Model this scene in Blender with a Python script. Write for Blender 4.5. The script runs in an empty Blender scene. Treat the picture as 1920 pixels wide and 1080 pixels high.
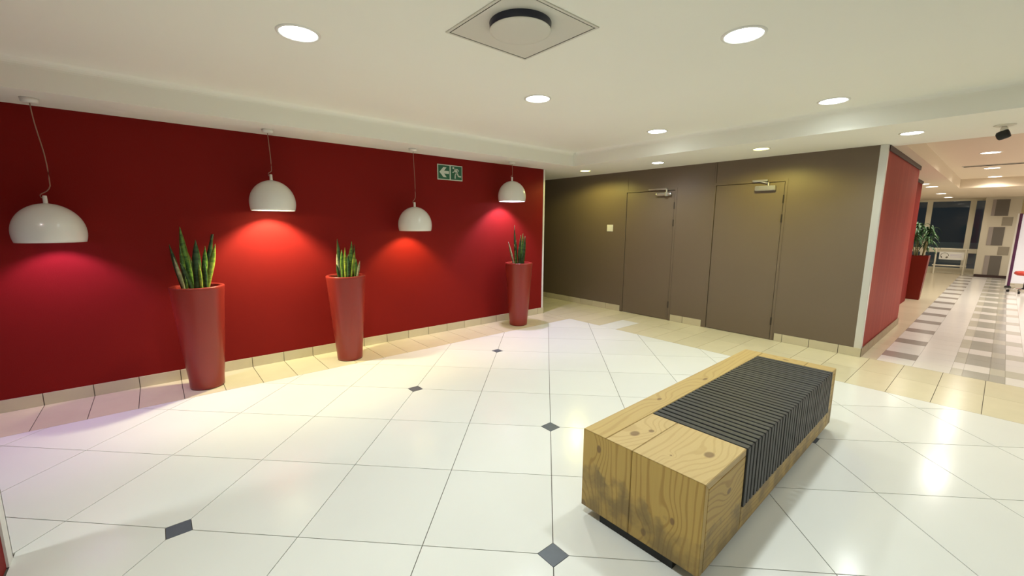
import bpy, bmesh, math, random
from mathutils import Vector, Matrix
random.seed(7)
S = bpy.context.scene
C = S.collection
PI = math.pi

# ------------------------------------------------------------------ camera, world, exposure
cam = bpy.data.cameras.new('camera')
cam.sensor_width = 36.0
cam.lens = 14.66
cam.clip_start = 0.02
camo = bpy.data.objects.new('camera', cam)
C.objects.link(camo)
camo.matrix_world = Matrix(((0.76172, 0.09349, -0.64112, 0.0),
                            (-0.64787, 0.11979, -0.75227, 0.0),
                            (0.00647, 0.98839, 0.15182, 1.48),
                            (0, 0, 0, 1)))
S.camera = camo
w = bpy.data.worlds.new('night'); S.world = w; w.use_nodes = True
w.node_tree.nodes['Background'].inputs[0].default_value = (0.10, 0.125, 0.14, 1)
w.node_tree.nodes['Background'].inputs[1].default_value = 1.0
S.view_settings.view_transform = 'Standard'
S.view_settings.look = 'None'
S.view_settings.gamma = 1.0
S.view_settings.exposure = 0.0
S.view_settings.use_curve_mapping = False

TRAY_W = 53.0      # watts of a ceiling light in the raised tray
SOFFIT_W = 40.0    # watts of a ceiling light in the lowered soffit
HALL_W = 100.0      # watts of a light along the far corridor
NEUTRAL = (0.91, 0.985, 0.965)
WARM = (1.0, 0.90, 0.22)
COOL = (0.86, 0.92, 1.0)

# ------------------------------------------------------------------ helpers
def obj(name, bm, m=None, parent=None, smooth=False, loc=None):
    me = bpy.data.meshes.new(name)
    bmesh.ops.recalc_face_normals(bm, faces=bm.faces)
    bm.to_mesh(me); bm.free()
    if smooth:
        for p in me.polygons: p.use_smooth = True
    o = bpy.data.objects.new(name, me); C.objects.link(o)
    if m is not None:
        for mm in (m if isinstance(m, (list, tuple)) else [m]): me.materials.append(mm)
    if parent is not None: o.parent = parent
    if loc is not None: o.location = loc
    return o

def share(name, me, parent=None, loc=(0, 0, 0), rotz=0):
    o = bpy.data.objects.new(name, me); C.objects.link(o)
    o.parent = parent; o.location = loc; o.rotation_euler = (0, 0, rotz)
    return o

def tag(o, label, cat, group=None):
    o['label'] = label; o['category'] = cat
    if group: o['group'] = group
    return o

def thing(name, label, cat, loc=(0, 0, 0), rotz=0, group=None):
    o = bpy.data.objects.new(name, None); C.objects.link(o)
    o.empty_display_size = 0.1
    o.location = loc; o.rotation_euler = (0, 0, rotz)
    return tag(o, label, cat, group)

def struct(name, bm=None, m=None, **k):
    if bm is None:
        o = bpy.data.objects.new(name, None); C.objects.link(o)
    else:
        o = obj(name, bm, m, **k)
    o['kind'] = 'structure'
    return o

def BM(): return bmesh.new()

def box(bm, x0, x1, y0, y1, z0, z1, mi=0):
    v = [bm.verts.new((x, y, z)) for z in (z0, z1) for x, y in ((x0, y0), (x1, y0), (x1, y1), (x0, y1))]
    for f in ((3, 2, 1, 0), (4, 5, 6, 7), (0, 1, 5, 4), (1, 2, 6, 5), (2, 3, 7, 6), (3, 0, 4, 7)):
        bm.faces.new([v[i] for i in f]).material_index = mi
    return bm

def prism(bm, poly, h0, h1, axis='z', mi=0):
    """poly extruded along an axis; for 'y' the poly is (x,z), for 'x' it is (y,z)"""
    def P(a, b, h):
        return {'z': (a, b, h), 'y': (a, h, b), 'x': (h, a, b)}[axis]
    lo = [bm.verts.new(P(a, b, h0)) for a, b in poly]
    hi = [bm.verts.new(P(a, b, h1)) for a, b in poly]
    n = len(poly)
    fs = [bm.faces.new(lo[::-1]), bm.faces.new(hi)]
    for i in range(n):
        fs.append(bm.faces.new((lo[i], lo[(i + 1) % n], hi[(i + 1) % n], hi[i])))
    for f in fs: f.material_index = mi
    return bm

def lathe(bm, prof, seg=32, close=False, c=(0, 0, 0), mi=0):
    rings = []
    for r, z in prof:
        if r < 1e-6:
            rings.append([bm.verts.new((c[0], c[1], c[2] + z))])
        else:
            rings.append([bm.verts.new((c[0] + r * math.cos(2 * PI * i / seg), c[1] + r * math.sin(2 * PI * i / seg), c[2] + z)) for i in range(seg)])
    if close: rings.append(rings[0])
    for a, b in zip(rings, rings[1:]):
        for i in range(seg):
            j = (i + 1) % seg
            if len(a) == 1 and len(b) == 1: continue
            if len(a) == 1: f = bm.faces.new((a[0], b[i], b[j]))
            elif len(b) == 1: f = bm.faces.new((a[i], a[j], b[0]))
            else: f = bm.faces.new((a[i], a[j], b[j], b[i]))
            f.material_index = mi
    return bm

def tube(bm, pts, r, seg=8, mi=0):
    pts = [Vector(p) for p in pts]
    rings = []
    for i, p in enumerate(pts):
        d = (pts[min(i + 1, len(pts) - 1)] - pts[max(i - 1, 0)]).normalized()
        a = d.cross(Vector((0, 0, 1)))
        if a.length < 1e-3: a = d.cross(Vector((0, 1, 0)))
        a.normalize(); b = d.cross(a)
        rings.append([bm.verts.new(p + r * (math.cos(2 * PI * k / seg) * a + math.sin(2 * PI * k / seg) * b)) for k in range(seg)])
    for a, b in zip(rings, rings[1:]):
        for k in range(seg):
            bm.faces.new((a[k], a[(k + 1) % seg], b[(k + 1) % seg], b[k])).material_index = mi
    bm.faces.new(rings[0][::-1]); bm.faces.new(rings[-1])
    return bm

def bez(p0, p1, p2, p3, n=12):
    out = []
    for i in range(n + 1):
        t = i / n; a = 1 - t
        out.append(tuple(a**3 * p0[k] + 3 * a * a * t * p1[k] + 3 * a * t * t * p2[k] + t**3 * p3[k] for k in range(3)))
    return out

def clip_poly(poly, nx, ny, d):
    """keep the side nx*x+ny*y <= d"""
    out = []
    for i in range(len(poly)):
        a, b = poly[i], poly[(i + 1) % len(poly)]
        da, db = nx * a[0] + ny * a[1] - d, nx * b[0] + ny * b[1] - d
        if da <= 0: out.append(a)
        if (da < 0) != (db < 0) and abs(da - db) > 1e-12:
            t = da / (da - db); out.append((a[0] + t * (b[0] - a[0]), a[1] + t * (b[1] - a[1])))
    return out

def area(poly):
    return 0.5 * abs(sum(poly[i][0] * poly[(i + 1) % len(poly)][1] - poly[(i + 1) % len(poly)][0] * poly[i][1] for i in range(len(poly)))) if len(poly) > 2 else 0

# ------------------------------------------------------------------ materials
class NT:
    def __init__(s, name):
        s.m = bpy.data.materials.new(name); s.m.use_nodes = True
        s.t = s.m.node_tree; s.n = s.t.nodes; s.b = s.n['Principled BSDF']
    def node(s, typ, **k):
        n = s.n.new(typ)
        for a, v in k.items(): setattr(n, a, v)
        return n
    def link(s, a, b): s.t.links.new(a, b)
    def math(s, op, a, b=None, c=None):
        n = s.node('ShaderNodeMath', operation=op)
        for i, v in enumerate((a, b, c)):
            if v is None: continue
            if isinstance(v, (int, float)): n.inputs[i].default_value = v
            else: s.link(v, n.inputs[i])
        return n.outputs[0]
    def vmath(s, op, a, b=None):
        n = s.node('ShaderNodeVectorMath', operation=op)
        for i, v in enumerate((a, b)):
            if v is None: continue
            if isinstance(v, (tuple, list)): n.inputs[i].default_value = v
            else: s.link(v, n.inputs[i])
        return n.outputs['Value'] if op in ('LENGTH', 'DOT_PRODUCT') else n.outputs[0]
    def mix(s, f, a, b):
        n = s.node('ShaderNodeMix', data_type='RGBA')
        for i, v in ((0, f), (6, a), (7, b)):
            if isinstance(v, (int, float)): n.inputs[i].default_value = v
            elif isinstance(v, (tuple, list)): n.inputs[i].default_value = (*v[:3], 1)
            else: s.link(v, n.inputs[i])
        return n.outputs[2]
    def noise(s, vec, scale, detail=2, rough=0.5):
        n = s.node('ShaderNodeTexNoise')
        n.inputs['Scale'].default_value = scale; n.inputs['Detail'].default_value = detail; n.inputs['Roughness'].default_value = rough
        if vec is not None: s.link(vec, n.inputs['Vector'])
        return n.outputs[0]
    def ramp(s, f, lo, hi):
        n = s.node('ShaderNodeMapRange'); n.interpolation_type = 'SMOOTHSTEP'
        s.link(f, n.inputs[0]); n.inputs[1].default_value = lo; n.inputs[2].default_value = hi
        return n.outputs[0]
    def bump(s, hgt, strength, dist=0.01):
        n = s.node('ShaderNodeBump'); n.inputs['Strength'].default_value = strength; n.inputs['Distance'].default_value = dist
        s.link(hgt, n.inputs['Height']); s.link(n.outputs[0], s.b.inputs['Normal'])
    def coord(s, k='Object'):
        return s.node('ShaderNodeTexCoord').outputs[k]

def mat(name, col, rough=0.5, metal=0.0, spec=0.5, var=0.0, nscale=3.0, namp=0.0, bump=0.0, bscale=200.0, coat=0.0):
    t = NT(name); b = t.b
    b.inputs['Roughness'].default_value = rough; b.inputs['Metallic'].default_value = metal
    b.inputs['Specular IOR Level'].default_value = spec
    b.inputs['Coat Weight'].default_value = coat; b.inputs['Coat Roughness'].default_value = 0.1
    c = (*col, 1)
    b.inputs['Base Color'].default_value = c
    src = None
    if var or namp:
        val = None
        if var:
            r = t.node('ShaderNodeObjectInfo').outputs['Random']
            val = t.math('MULTIPLY_ADD', r, 2 * var, 1 - var)
        if namp:
            nz = t.noise(t.node('ShaderNodeNewGeometry').outputs['Position'], nscale, 4)
            v2 = t.math('MULTIPLY_ADD', nz, 2 * namp, 1 - namp)
            val = v2 if val is None else t.math('MULTIPLY', val, v2)
        vm = t.node('ShaderNodeVectorMath', operation='SCALE')
        vm.inputs[0].default_value = col; t.link(val, vm.inputs['Scale'])
        t.link(vm.outputs[0], b.inputs['Base Color'])
    if bump:
        t.bump(t.noise(t.node('ShaderNodeNewGeometry').outputs['Position'], bscale, 2), bump, 0.002)
    return t.m

def emit(name, col, s):
    t = NT(name)
    t.b.inputs['Base Color'].default_value = (0.8, 0.8, 0.8, 1)
    t.b.inputs['Emission Color'].default_value = (*col, 1); t.b.inputs['Emission Strength'].default_value = s
    return t.m

M = {}
M['tile_white'] = mat('glazed_white_tile', (0.775, 0.785, 0.75), 0.17, spec=.4, var=0.025, nscale=2.5, namp=0.03)
M['tile_beige'] = mat('glazed_cream_tile', (0.66, 0.60, 0.42), 0.2, var=0.05, nscale=6, namp=0.06)
M['tile_slate'] = mat('slate_grey_inset_tile', (0.105, 0.125, 0.155), 0.35, var=0.06, nscale=30, namp=0.1)
M['grout'] = mat('dark_grout', (0.13, 0.11, 0.09), 0.9)
M['grout_skirt'] = mat('skirting_grout', (0.20, 0.17, 0.12), 0.9)
M['grout_pale'] = mat('pale_grout', (0.45, 0.40, 0.30), 0.9)
M['skirt'] = mat('cream_skirting_tile', (0.60, 0.54, 0.38), 0.3, var=0.05, nscale=8, namp=0.06)
M['skirt_brown'] = mat('brown_skirting_tile', (0.30, 0.22, 0.13), 0.35, var=0.05)
M['red'] = mat('matt_red_wall_paint', (0.203, 0.0098, 0.0078), 0.6, spec=0.10, nscale=2.0, namp=0.06, bump=0.25, bscale=160)
M['red_worn'] = None
M['grey'] = mat('taupe_grey_wall_paint', (0.165, 0.126, 0.090), 0.45, spec=0.4, nscale=1.5, namp=0.05, bump=0.25, bscale=160)
M['ceiling'] = mat('off_white_ceiling_paint', (0.89, 0.895, 0.82), 0.8, nscale=1.0, namp=0.02)
M['offwhite'] = mat('off_white_wall_paint', (0.78, 0.75, 0.66), 0.7, nscale=1.0, namp=0.03)
M['trim'] = mat('white_corner_strip', (0.75, 0.75, 0.72), 0.35)
M['alu'] = mat('brushed_aluminium_strip', (0.72, 0.73, 0.72), 0.3, metal=0.55)
M['brown'] = mat('dark_brown_band', (0.035, 0.015, 0.012), 0.5)
M['gap'] = mat('dark_recess', (0.01, 0.009, 0.008), 0.9)
M['steel'] = mat('satin_steel', (0.62, 0.62, 0.60), 0.28, metal=0.9)
M['hinge'] = mat('dark_hinge', (0.06, 0.05, 0.04), 0.4, metal=0.5)
M['plastic'] = mat('white_plastic', (0.80, 0.80, 0.76), 0.35)
M['shade'] = mat('gloss_white_shade', (0.74, 0.74, 0.69), 0.25, coat=0.3)
M['cord'] = mat('clear_brown_cord', (0.30, 0.17, 0.12), 0.4)
M['pot'] = mat('gloss_crimson_planter', (0.265, 0.026, 0.018), 0.30, nscale=5, namp=0.05, bump=0.06, bscale=60)
M['pot_dark'] = mat('gloss_red_square_planter', (0.17, 0.010, 0.003), 0.4, spec=.3)
M['soil'] = mat('potting_soil', (0.05, 0.028, 0.015), 0.95, nscale=60, namp=0.5, bump=0.8, bscale=120)
M['pebble'] = mat('tan_pebble', (0.42, 0.27, 0.15), 0.8, var=0.3)
M['slat'] = mat('charcoal_composite_slat', (0.028, 0.028, 0.028), 0.50, var=0.10, nscale=40, namp=0.15, bump=0.2, bscale=300)
M['black'] = mat('black_plinth', (0.008, 0.008, 0.008), 0.6)
M['sign_green'] = mat('sign_green', (0.012, 0.115, 0.055), 0.4)
M['sign_white'] = mat('sign_white', (0.62, 0.70, 0.60), 0.45)
M['neck'] = mat('dark_duct', (0.012, 0.016, 0.035), 0.4)
M['panel'] = mat('diffuser_panel', (0.66, 0.65, 0.58), 0.5)
M['hall_white'] = mat('hall_white_tile', (0.79, 0.765, 0.73), 0.16, var=0.03)
M['hall_taupe'] = mat('hall_taupe_tile', (0.33, 0.29, 0.26), 0.18, var=0.05)
M['hall_grey'] = mat('hall_grey_tile', (0.40, 0.395, 0.35), 0.18, var=0.04)
M['hall_pale'] = mat('hall_pale_grey_tile', (0.53, 0.51, 0.43), 0.18, var=0.04)
M['hall_cream'] = mat('hall_cream_tile', (0.66, 0.58, 0.42), 0.2, var=0.04)
M['frame'] = mat('cream_window_frame', (0.78, 0.74, 0.60), 0.4)
M['column'] = mat('column_cream', (0.56, 0.51, 0.40), 0.5)
M['col_dark'] = mat('column_dark_panel', (0.13, 0.115, 0.095), 0.5)
M['col_mauve'] = mat('column_mauve_panel', (0.30, 0.26, 0.235), 0.5)
M['col_taupe'] = mat('column_taupe_panel', (0.27, 0.235, 0.175), 0.5)
M['yellow'] = mat('warm_cream_wall', (0.80, 0.66, 0.38), 0.6)
M['purple'] = mat('purple_edge', (0.10, 0.02, 0.085), 0.35)
M['seat'] = mat('coral_red_vinyl', (0.62, 0.065, 0.05), 0.35)
M['chrome'] = mat('chrome', (0.75, 0.75, 0.76), 0.1, metal=1.0)
M['night'] = mat('night_building', (0.20, 0.22, 0.24), 0.9)
M['asphalt'] = mat('asphalt', (0.25, 0.25, 0.24), 0.9)
M['concrete'] = mat('grey_outdoor_wall', (0.5, 0.5, 0.47), 0.9)
M['olive'] = mat('olive_screen', (0.16, 0.14, 0.09), 0.6)

def red_worn():
    t = NT('worn_satin_red_paint')
    p = t.node('ShaderNodeNewGeometry').outputs['Position']
    mp = t.node('ShaderNodeMapping'); mp.inputs['Scale'].default_value = (9, 9, 0.5); t.link(p, mp.inputs[0])
    f = t.ramp(t.noise(mp.outputs[0], 1.0, 3), 0.42, 0.72)
    t.link(t.mix(f, (0.28, 0.013, 0.006), (0.335, 0.030, 0.014)), t.b.inputs['Base Color'])
    t.b.inputs['Roughness'].default_value = 0.5; t.b.inputs['Specular IOR Level'].default_value = 0.16
    t.bump(t.noise(p, 120, 2), 0.2, 0.002)
    return t.m
M['red_worn'] = red_worn()

def glass():
    t = NT('window_glass')
    t.b.inputs['Base Color'].default_value = (0.75, 0.82, 0.82, 1)
    t.b.inputs['Roughness'].default_value = 0.02
    t.b.inputs['Transmission Weight'].default_value = 1.0
    t.b.inputs['IOR'].default_value = 1.45
    return t.m
M['glass'] = glass()

def wood(name, grain, across, knots=(), stain=False, tone=1.0, con=0.6, sheen_tint=1.0):
    P_ = lambda *v: (tone * v[0], tone * v[1] * (1 + .10 * (sheen_tint - 1)), tone * v[2] * sheen_tint)  # sheen of the upward boards put into the colour, paler and less saturated
    """pine: grain along one axis, growth rings as distorted bands across it, knots bending the rings"""
    t = NT(name)
    co = t.coord('Object')
    info = t.node('ShaderNodeObjectInfo').outputs['Random']
    off = t.node('ShaderNodeCombineXYZ')
    for i in range(3): t.link(t.math('MULTIPLY', info, 7.3 + i), off.inputs[i])
    rnd = t.vmath('ADD', co, off.outputs[0])
    sc = [9.0, 9.0, 9.0]; sc['xyz'.index(grain)] = 1.3
    mp = t.node('ShaderNodeMapping'); mp.inputs['Scale'].default_value = sc; t.link(rnd, mp.inputs[0])
    n1 = t.noise(mp.outputs[0], 0.55, 2)
    n2 = t.noise(mp.outputs[0], 2.2, 3)
    sep = t.node('ShaderNodeSeparateXYZ'); t.link(co, sep.inputs[0])
    ax = sep.outputs['xyz'.index(across)]
    ph = t.math('MULTIPLY', ax, 62.0)
    ph = t.math('ADD', ph, t.math('MULTIPLY', n1, 10.0))
    ph = t.math('ADD', ph, t.math('MULTIPLY', n2, 1.2))
    kmask = None
    for (k, r, stretch) in knots:
        d = t.vmath('SUBTRACT', co, k)
        s3 = [1.0, 1.0, 1.0]; s3['xyz'.index(grain)] = stretch
        dl = t.vmath('LENGTH', t.vmath('MULTIPLY', d, tuple(s3)))
        g = t.math('POWER', 2.718, t.math('MULTIPLY', t.math('MULTIPLY', dl, dl), -1.0 / (4.2 * r) ** 2))
        ph = t.math('ADD', ph, t.math('MULTIPLY', g, 4.0))
        one = t.math('SUBTRACT', 1.0, t.ramp(dl, r * 0.65, r * 1.15))
        kmask = one if kmask is None else t.math('MAXIMUM', kmask, one)
    sn = t.math('SINE', t.math('MULTIPLY', ph, 2 * PI * 0.5))
    ring = t.ramp(sn, 0.35, 1.0)
    mf = t.node('ShaderNodeMapping'); s2 = [160.0] * 3; s2['xyz'.index(grain)] = 4.0
    mf.inputs['Scale'].default_value = s2; t.link(rnd, mf.inputs[0])
    fine = t.noise(mf.outputs[0], 1.0, 2)
    c = t.mix(t.math('MULTIPLY', ring, con), P_(0.57, 0.385, 0.105), P_(0.32, 0.165, 0.026))
    c = t.mix(t.math('MULTIPLY', fine, 0.35), c, P_(0.40, 0.25, 0.055))
    if kmask is not None:
        c = t.mix(t.math('MULTIPLY', kmask, 0.8), c, (0.16, 0.085, 0.035))
    if stain:
        big = t.noise(co, 6.0, 4, 0.6)
        z = sep.outputs[2]
        lvl = t.math('SUBTRACT', t.math('MULTIPLY', big, 0.62), z)
        f = t.ramp(lvl, 0.05, 0.13)
        f2 = t.math('MULTIPLY', f, t.ramp(t.noise(co, 9.0, 3, 0.55), 0.34, 0.66))
        c = t.mix(t.math('MULTIPLY', f2, 0.66), c, (0.105, 0.078, 0.038))
        c = t.mix(t.math('MULTIPLY', f, 0.25), c, (0.26, 0.18, 0.07))
    t.link(c, t.b.inputs['Base Color'])
    t.b.inputs['Roughness'].default_value = 0.5
    t.bump(t.math('ADD', t.math('MULTIPLY', fine, 0.5), t.math('MULTIPLY', ring, -0.3)), 0.25, 0.003)
    return t.m

def leaf_mat(name, dark, light, edge):
    t = NT(name)
    co = t.coord('Object')
    mp = t.node('ShaderNodeMapping'); mp.inputs['Scale'].default_value = (14, 14, 42); t.link(co, mp.inputs[0])
    f = t.ramp(t.noise(mp.outputs[0], 1.0, 3, 0.6), 0.42, 0.60)
    c = t.mix(f, dark, light)
    at = t.node('ShaderNodeAttribute'); at.attribute_name = 'edge'
    c = t.mix(t.ramp(at.outputs['Fac'], 0.72, 0.98), c, edge)
    t.link(c, t.b.inputs['Base Color'])
    t.b.inputs['Roughness'].default_value = 0.38
    return t.m
M['leaf_dark'] = leaf_mat('dark_banded_leaf', (0.010, 0.035, 0.010), (0.035, 0.085, 0.025), (0.09, 0.16, 0.03))
M['leaf_mid'] = leaf_mat('green_banded_leaf', (0.025, 0.085, 0.012), (0.11, 0.23, 0.035), (0.20, 0.26, 0.05))
M['leaf_yellow'] = leaf_mat('yellow_edged_leaf', (0.10, 0.18, 0.02), (0.24, 0.30, 0.04), (0.40, 0.38, 0.07))
M['leaf_pale'] = leaf_mat('pale_leaf', (0.22, 0.25, 0.12), (0.36, 0.36, 0.20), (0.45, 0.42, 0.26))
M['palm'] = leaf_mat('glossy_green_leaf', (0.012, 0.06, 0.018), (0.05, 0.14, 0.04), (0.08, 0.18, 0.05))
M['cane'] = mat('pale_cane', (0.28, 0.25, 0.10), 0.6)

# ------------------------------------------------------------------ dimensions
RW = 4.90            # red wall plane (y)
RE = 4.85            # its right end (x)
GW = 6.02            # grey wall plane (x)
GC = 0.925           # grey wall corner (y)
ZS = 2.343           # soffit height
ZC = 2.54            # raised ceiling height
SX, SY = 4.90, 4.35  # edges of the raised tray
YB = -3.0            # back of the lobby
P3 = 0.2917          # small tile pitch

# ------------------------------------------------------------------ ceiling
bm = BM()
box(bm, -3.5, SX, YB, SY, ZC, ZC + .08)
box(bm, -3.5, SX, SY, RW + .2, ZS, ZC + .08)                 # soffit along the red wall
box(bm, SX, GW + .2, YB, 8.2, ZS, ZC + .08)                  # soffit along the grey wall
ceil = struct('ceiling', bm, M['ceiling'])
def cove(name, pts, axis, a0, a1):
    bm = BM(); prism(bm, pts, a0, a1, axis); return struct(name, bm, M['ceiling'])
def cove_poly(edge):
    # concave quarter fillet between the ceiling and the face of the step
    r = .05
    pts = [(edge, ZC), (edge, ZC - r)]
    for i in range(1, 7):
        a = PI / 2 * i / 6
        pts.append((edge - r + r * math.cos(a), ZC - r + r * math.sin(a)))
    return pts
cove('trim_1', cove_poly(SY), 'x', -3.4, SX - .001)
cove('trim_2', cove_poly(SX), 'y', YB, SY - .06)

bm = BM()
box(bm, GW + .2, 14.0, YB, .81, ZC, ZC + .08)
box(bm, GW + .2, 14.0, .81, 1.5, ZS, ZC + .08)
box(bm, 11.6, 14.0, 1.5, 4.0, ZS, ZC + .08)
box(bm, 14.0, 21.0, YB, 4.0, ZS, ZC + .08)
struct('ceiling_corridor', bm, mat('tan_corridor_ceiling_paint', (0.76, 0.655, 0.51), 0.8, nscale=1.0, namp=0.02))

# ------------------------------------------------------------------ walls
def grout_wall_strip(name, x0, x1, y0, y1, z1, m):
    bm = BM(); box(bm, x0, x1, y0, y1, 0, z1); return struct(name, bm, m)

bm = BM(); box(bm, -3.5, RE, RW, RW + .18, 0, ZS); struct('wall_red', bm, M['red'])
bm = BM(); box(bm, -.80, -.62, 2.40, 2.684, 0, ZC); struct('wall_near_left', bm, M['red'])
bm = BM(); box(bm, -.80, -.62, YB, 2.40, 0, ZC); struct('wall_behind_left', bm, M['offwhite'])  # unseen stretch of the red wall, made off-white to bounce more light
bm = BM(); box(bm, -3.6, -3.5, 2.6, RW, 0, ZC); struct('wall_left', bm, M['offwhite'])
bm = BM(); box(bm, -3.5, -.80, 2.50, 2.684, 0, ZC); struct('wall_front_left', bm, M['red'])
bm = BM(); box(bm, -.80, 21.0, YB - .1, YB, 0, ZC); struct('wall_back', bm, M['offwhite'])
bm = BM(); box(bm, RE - .18, RE, RW + .18, 8.0, 0, ZS); struct('wall_passage', bm, M['grey'])
bm = BM(); box(bm, RE - .18, GW + .2, 8.0, 8.1, 0, ZS); struct('wall_passage_end', bm, M['grey'])

# grey wall with two door openings
D1 = (3.300, 4.135, 1.995)     # y0, y1, top
D2 = (1.855, 2.690, 2.020)
bm = BM()
g = .007
for y0, y1 in ((GC, D2[0] - g), (D2[1] + g, D1[0] - g), (D1[1] + g, 8.0)):
    box(bm, GW, GW + .15, y0, y1, 0, ZS)
for d in (D1, D2):
    box(bm, GW, GW + .15, d[0] - g, d[1] + g, d[2] + g, ZS)
wg = struct('wall_grey', bm, M['grey'])
bm = BM(); box(bm, GW + .06, GW + .14, D2[0] - .006, D2[1] + .006, 0, D2[2] + .006); box(bm, GW + .06, GW + .14, D1[0] - .006, D1[1] + .006, 0, D1[2] + .006)
obj('door_reveal', bm, M['gap'], wg)
bm = BM(); box(bm, GW - .004, GW, D2[1] + .010, D2[1] + .032, D2[2] - .03, ZS); obj('cover_strip', bm, M['grey'], wg)
bm = BM(); box(bm, GW - .0015, GW, D2[1] + .005, D2[1] + .010, D2[2] + .04, ZS); box(bm, GW - .0015, GW, D2[1] + .032, D2[1] + .035, D2[2] + .04, ZS); obj('shadow_line', bm, M['hinge'], wg)  # dark lines painted as groove shade on both sides of the cover strip
bm = BM(); box(bm, GW - .002, GW, D1[1] - .012, D1[1] - .002, D1[2] + .05, ZS); obj('cover_strip', bm, M['grey'], wg)

def door(name, d, hz, closer_y, kind):
    r = struct(name)
    y0, y1, zt = d
    r.location = (GW, y0, 0)
    W = y1 - y0
    bm = BM(); box(bm, .004, .05, 0, W, .006, zt); obj('leaf', bm, M['grey'], r)
    bm = BM()
    fr = .028
    for a in ((-g - fr, -g), (W + g, W + g + fr)): box(bm, -.005, 0, *a, .0, zt + g + fr)
    box(bm, -.005, 0, -g, W + g, zt + g, zt + g + fr)
    obj('door_frame', bm, M['grey'], r)
    for z in hz:
        bm = BM(); lathe(bm, [(0, 0), (.009, 0), (.009, .10), (0, .10)], 10, c=(-.004, -.003, z)); obj('hinge', bm, M['hinge'], r)
    # overhead closer: body on the leaf, spindle, arm and rail on the head of the frame
    cy = closer_y - y0
    zb = zt - (.10 if kind == 2 else .075)
    bm = BM()
    if kind == 2:
        box(bm, -.050, .004, cy, cy + .235, zb, zb + .062)
        bmesh.ops.bevel(bm, geom=bm.edges[:], offset=.006, segments=2, affect='EDGES')
        box(bm, -.054, -.048, cy + .006, cy + .05, zb + .006, zb + .056)
        box(bm, -.054, -.048, cy + .185, cy + .229, zb + .006, zb + .056)
    else:
        lathe(bm, [(0, 0), (.020, 0), (.023, .01), (.023, .235), (.02, .245), (0, .245)], 14)
        bmesh.ops.transform(bm, matrix=Matrix.Translation((-.026, cy, zb + .024)) @ Matrix.Rotation(-PI / 2, 4, 'X'), verts=bm.verts)
        lathe(bm, [(0, -.028), (.026, -.028), (.026, .028), (0, .028)], 14, c=(-.030, cy + .075, zb + .024))
        box(bm, -.012, .004, cy + .02, cy + .225, zb + .004, zb + .046)
    cl = obj('closer', bm, M['steel'], r); cl['label'] = 'silver overhead door closer body'
    sy = cy + (.085 if kind == 2 else .075)
    bm = BM(); lathe(bm, [(0, 0), (.014, 0), (.014, .045), (0, .045)], 12, c=(-.028, sy, zb + .055)); obj('spindle', bm, M['steel'], cl)
    bm = BM(); zr = zt + .018
    box(bm, -.032, -.006, sy + .01, sy + (.19 if kind == 2 else .31), zr, zr + .022)
    obj('slide_rail', bm, M['steel'], cl)
    bm = BM(); tube(bm, [(-.028, sy, zb + .09), (-.030, sy + .10, zr + .002), (-.026, sy + .17, zr + .002)], .007, 8); obj('arm', bm, M['steel'], cl)
    return r
door('door_1', D1, (1.72, 1.46, .2), 3.345, 1)
door('door_2', D2, (1.76, 1.52, .2), 1.945, 2)

# block beyond the grey wall: worn red side wall, then a recessed stretch
bm = BM(); box(bm, GW + .151, 8.56, GC, 1.4, 0, ZS); struct('wall_red_side', bm, M['red_worn'])
bm = BM(); box(bm, GW, GW + .15, GC - .0005, GC + .0, .0, ZS); bm.free()
bm = BM(); box(bm, GW, GW + .151, GC - .004, GC - .0005, 0.10, ZS); obj('wall_return', bm, M['red_worn'], wg)
bm = BM(); box(bm, 8.56, 11.42, 1.165, 1.18, 0, ZS); struct('wall_red_recess', bm, M['red'])
bm = BM(); box(bm, 11.22, 11.42, 1.181, 4.0, 0, ZS); struct('wall_red_return', bm, M['grey'])
bm = BM(); box(bm, 11.55, 19.5, 3.9, 4.0, 0, ZS); struct('wall_far_left', bm, M['offwhite'])
bm = BM(); box(bm, GW + .06, 8.56, GC - .016, GC - .004, ZS - .055, ZS - .001); struct('shadow_gap_1', bm, M['brown'])  # shade of the gap under the soffit put in as a dark band
bm = BM(); box(bm, 8.56, 11.42, 1.150, 1.165, ZS - .055, ZS - .001); struct('shadow_gap_2', bm, M['brown'])  # same shadow gap, drawn dark along the recess

# corner strips
bm = BM(); box(bm, RE - .030, RE + .004, RW - .005, RW, .10, ZS - .002); box(bm, RE, RE + .004, RW, RW + .05, .10, ZS - .002); struct('trim_5', bm, M['trim'])
bm = BM(); box(bm, GW - .005, GW, GC - .006, GC + .058, .10, ZS - .002); box(bm, GW, GW + .058, GC - .008, GC - .004, .10, ZS - .002)
struct('trim_6', bm, M['alu'])
bm = BM(); box(bm, -.62, -.612, 2.62, 2.690, .0, ZC - .002); box(bm, -.67, -.612, 2.684, 2.690, .0, ZC - .002); struct('trim_7', bm, M['trim'])

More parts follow.
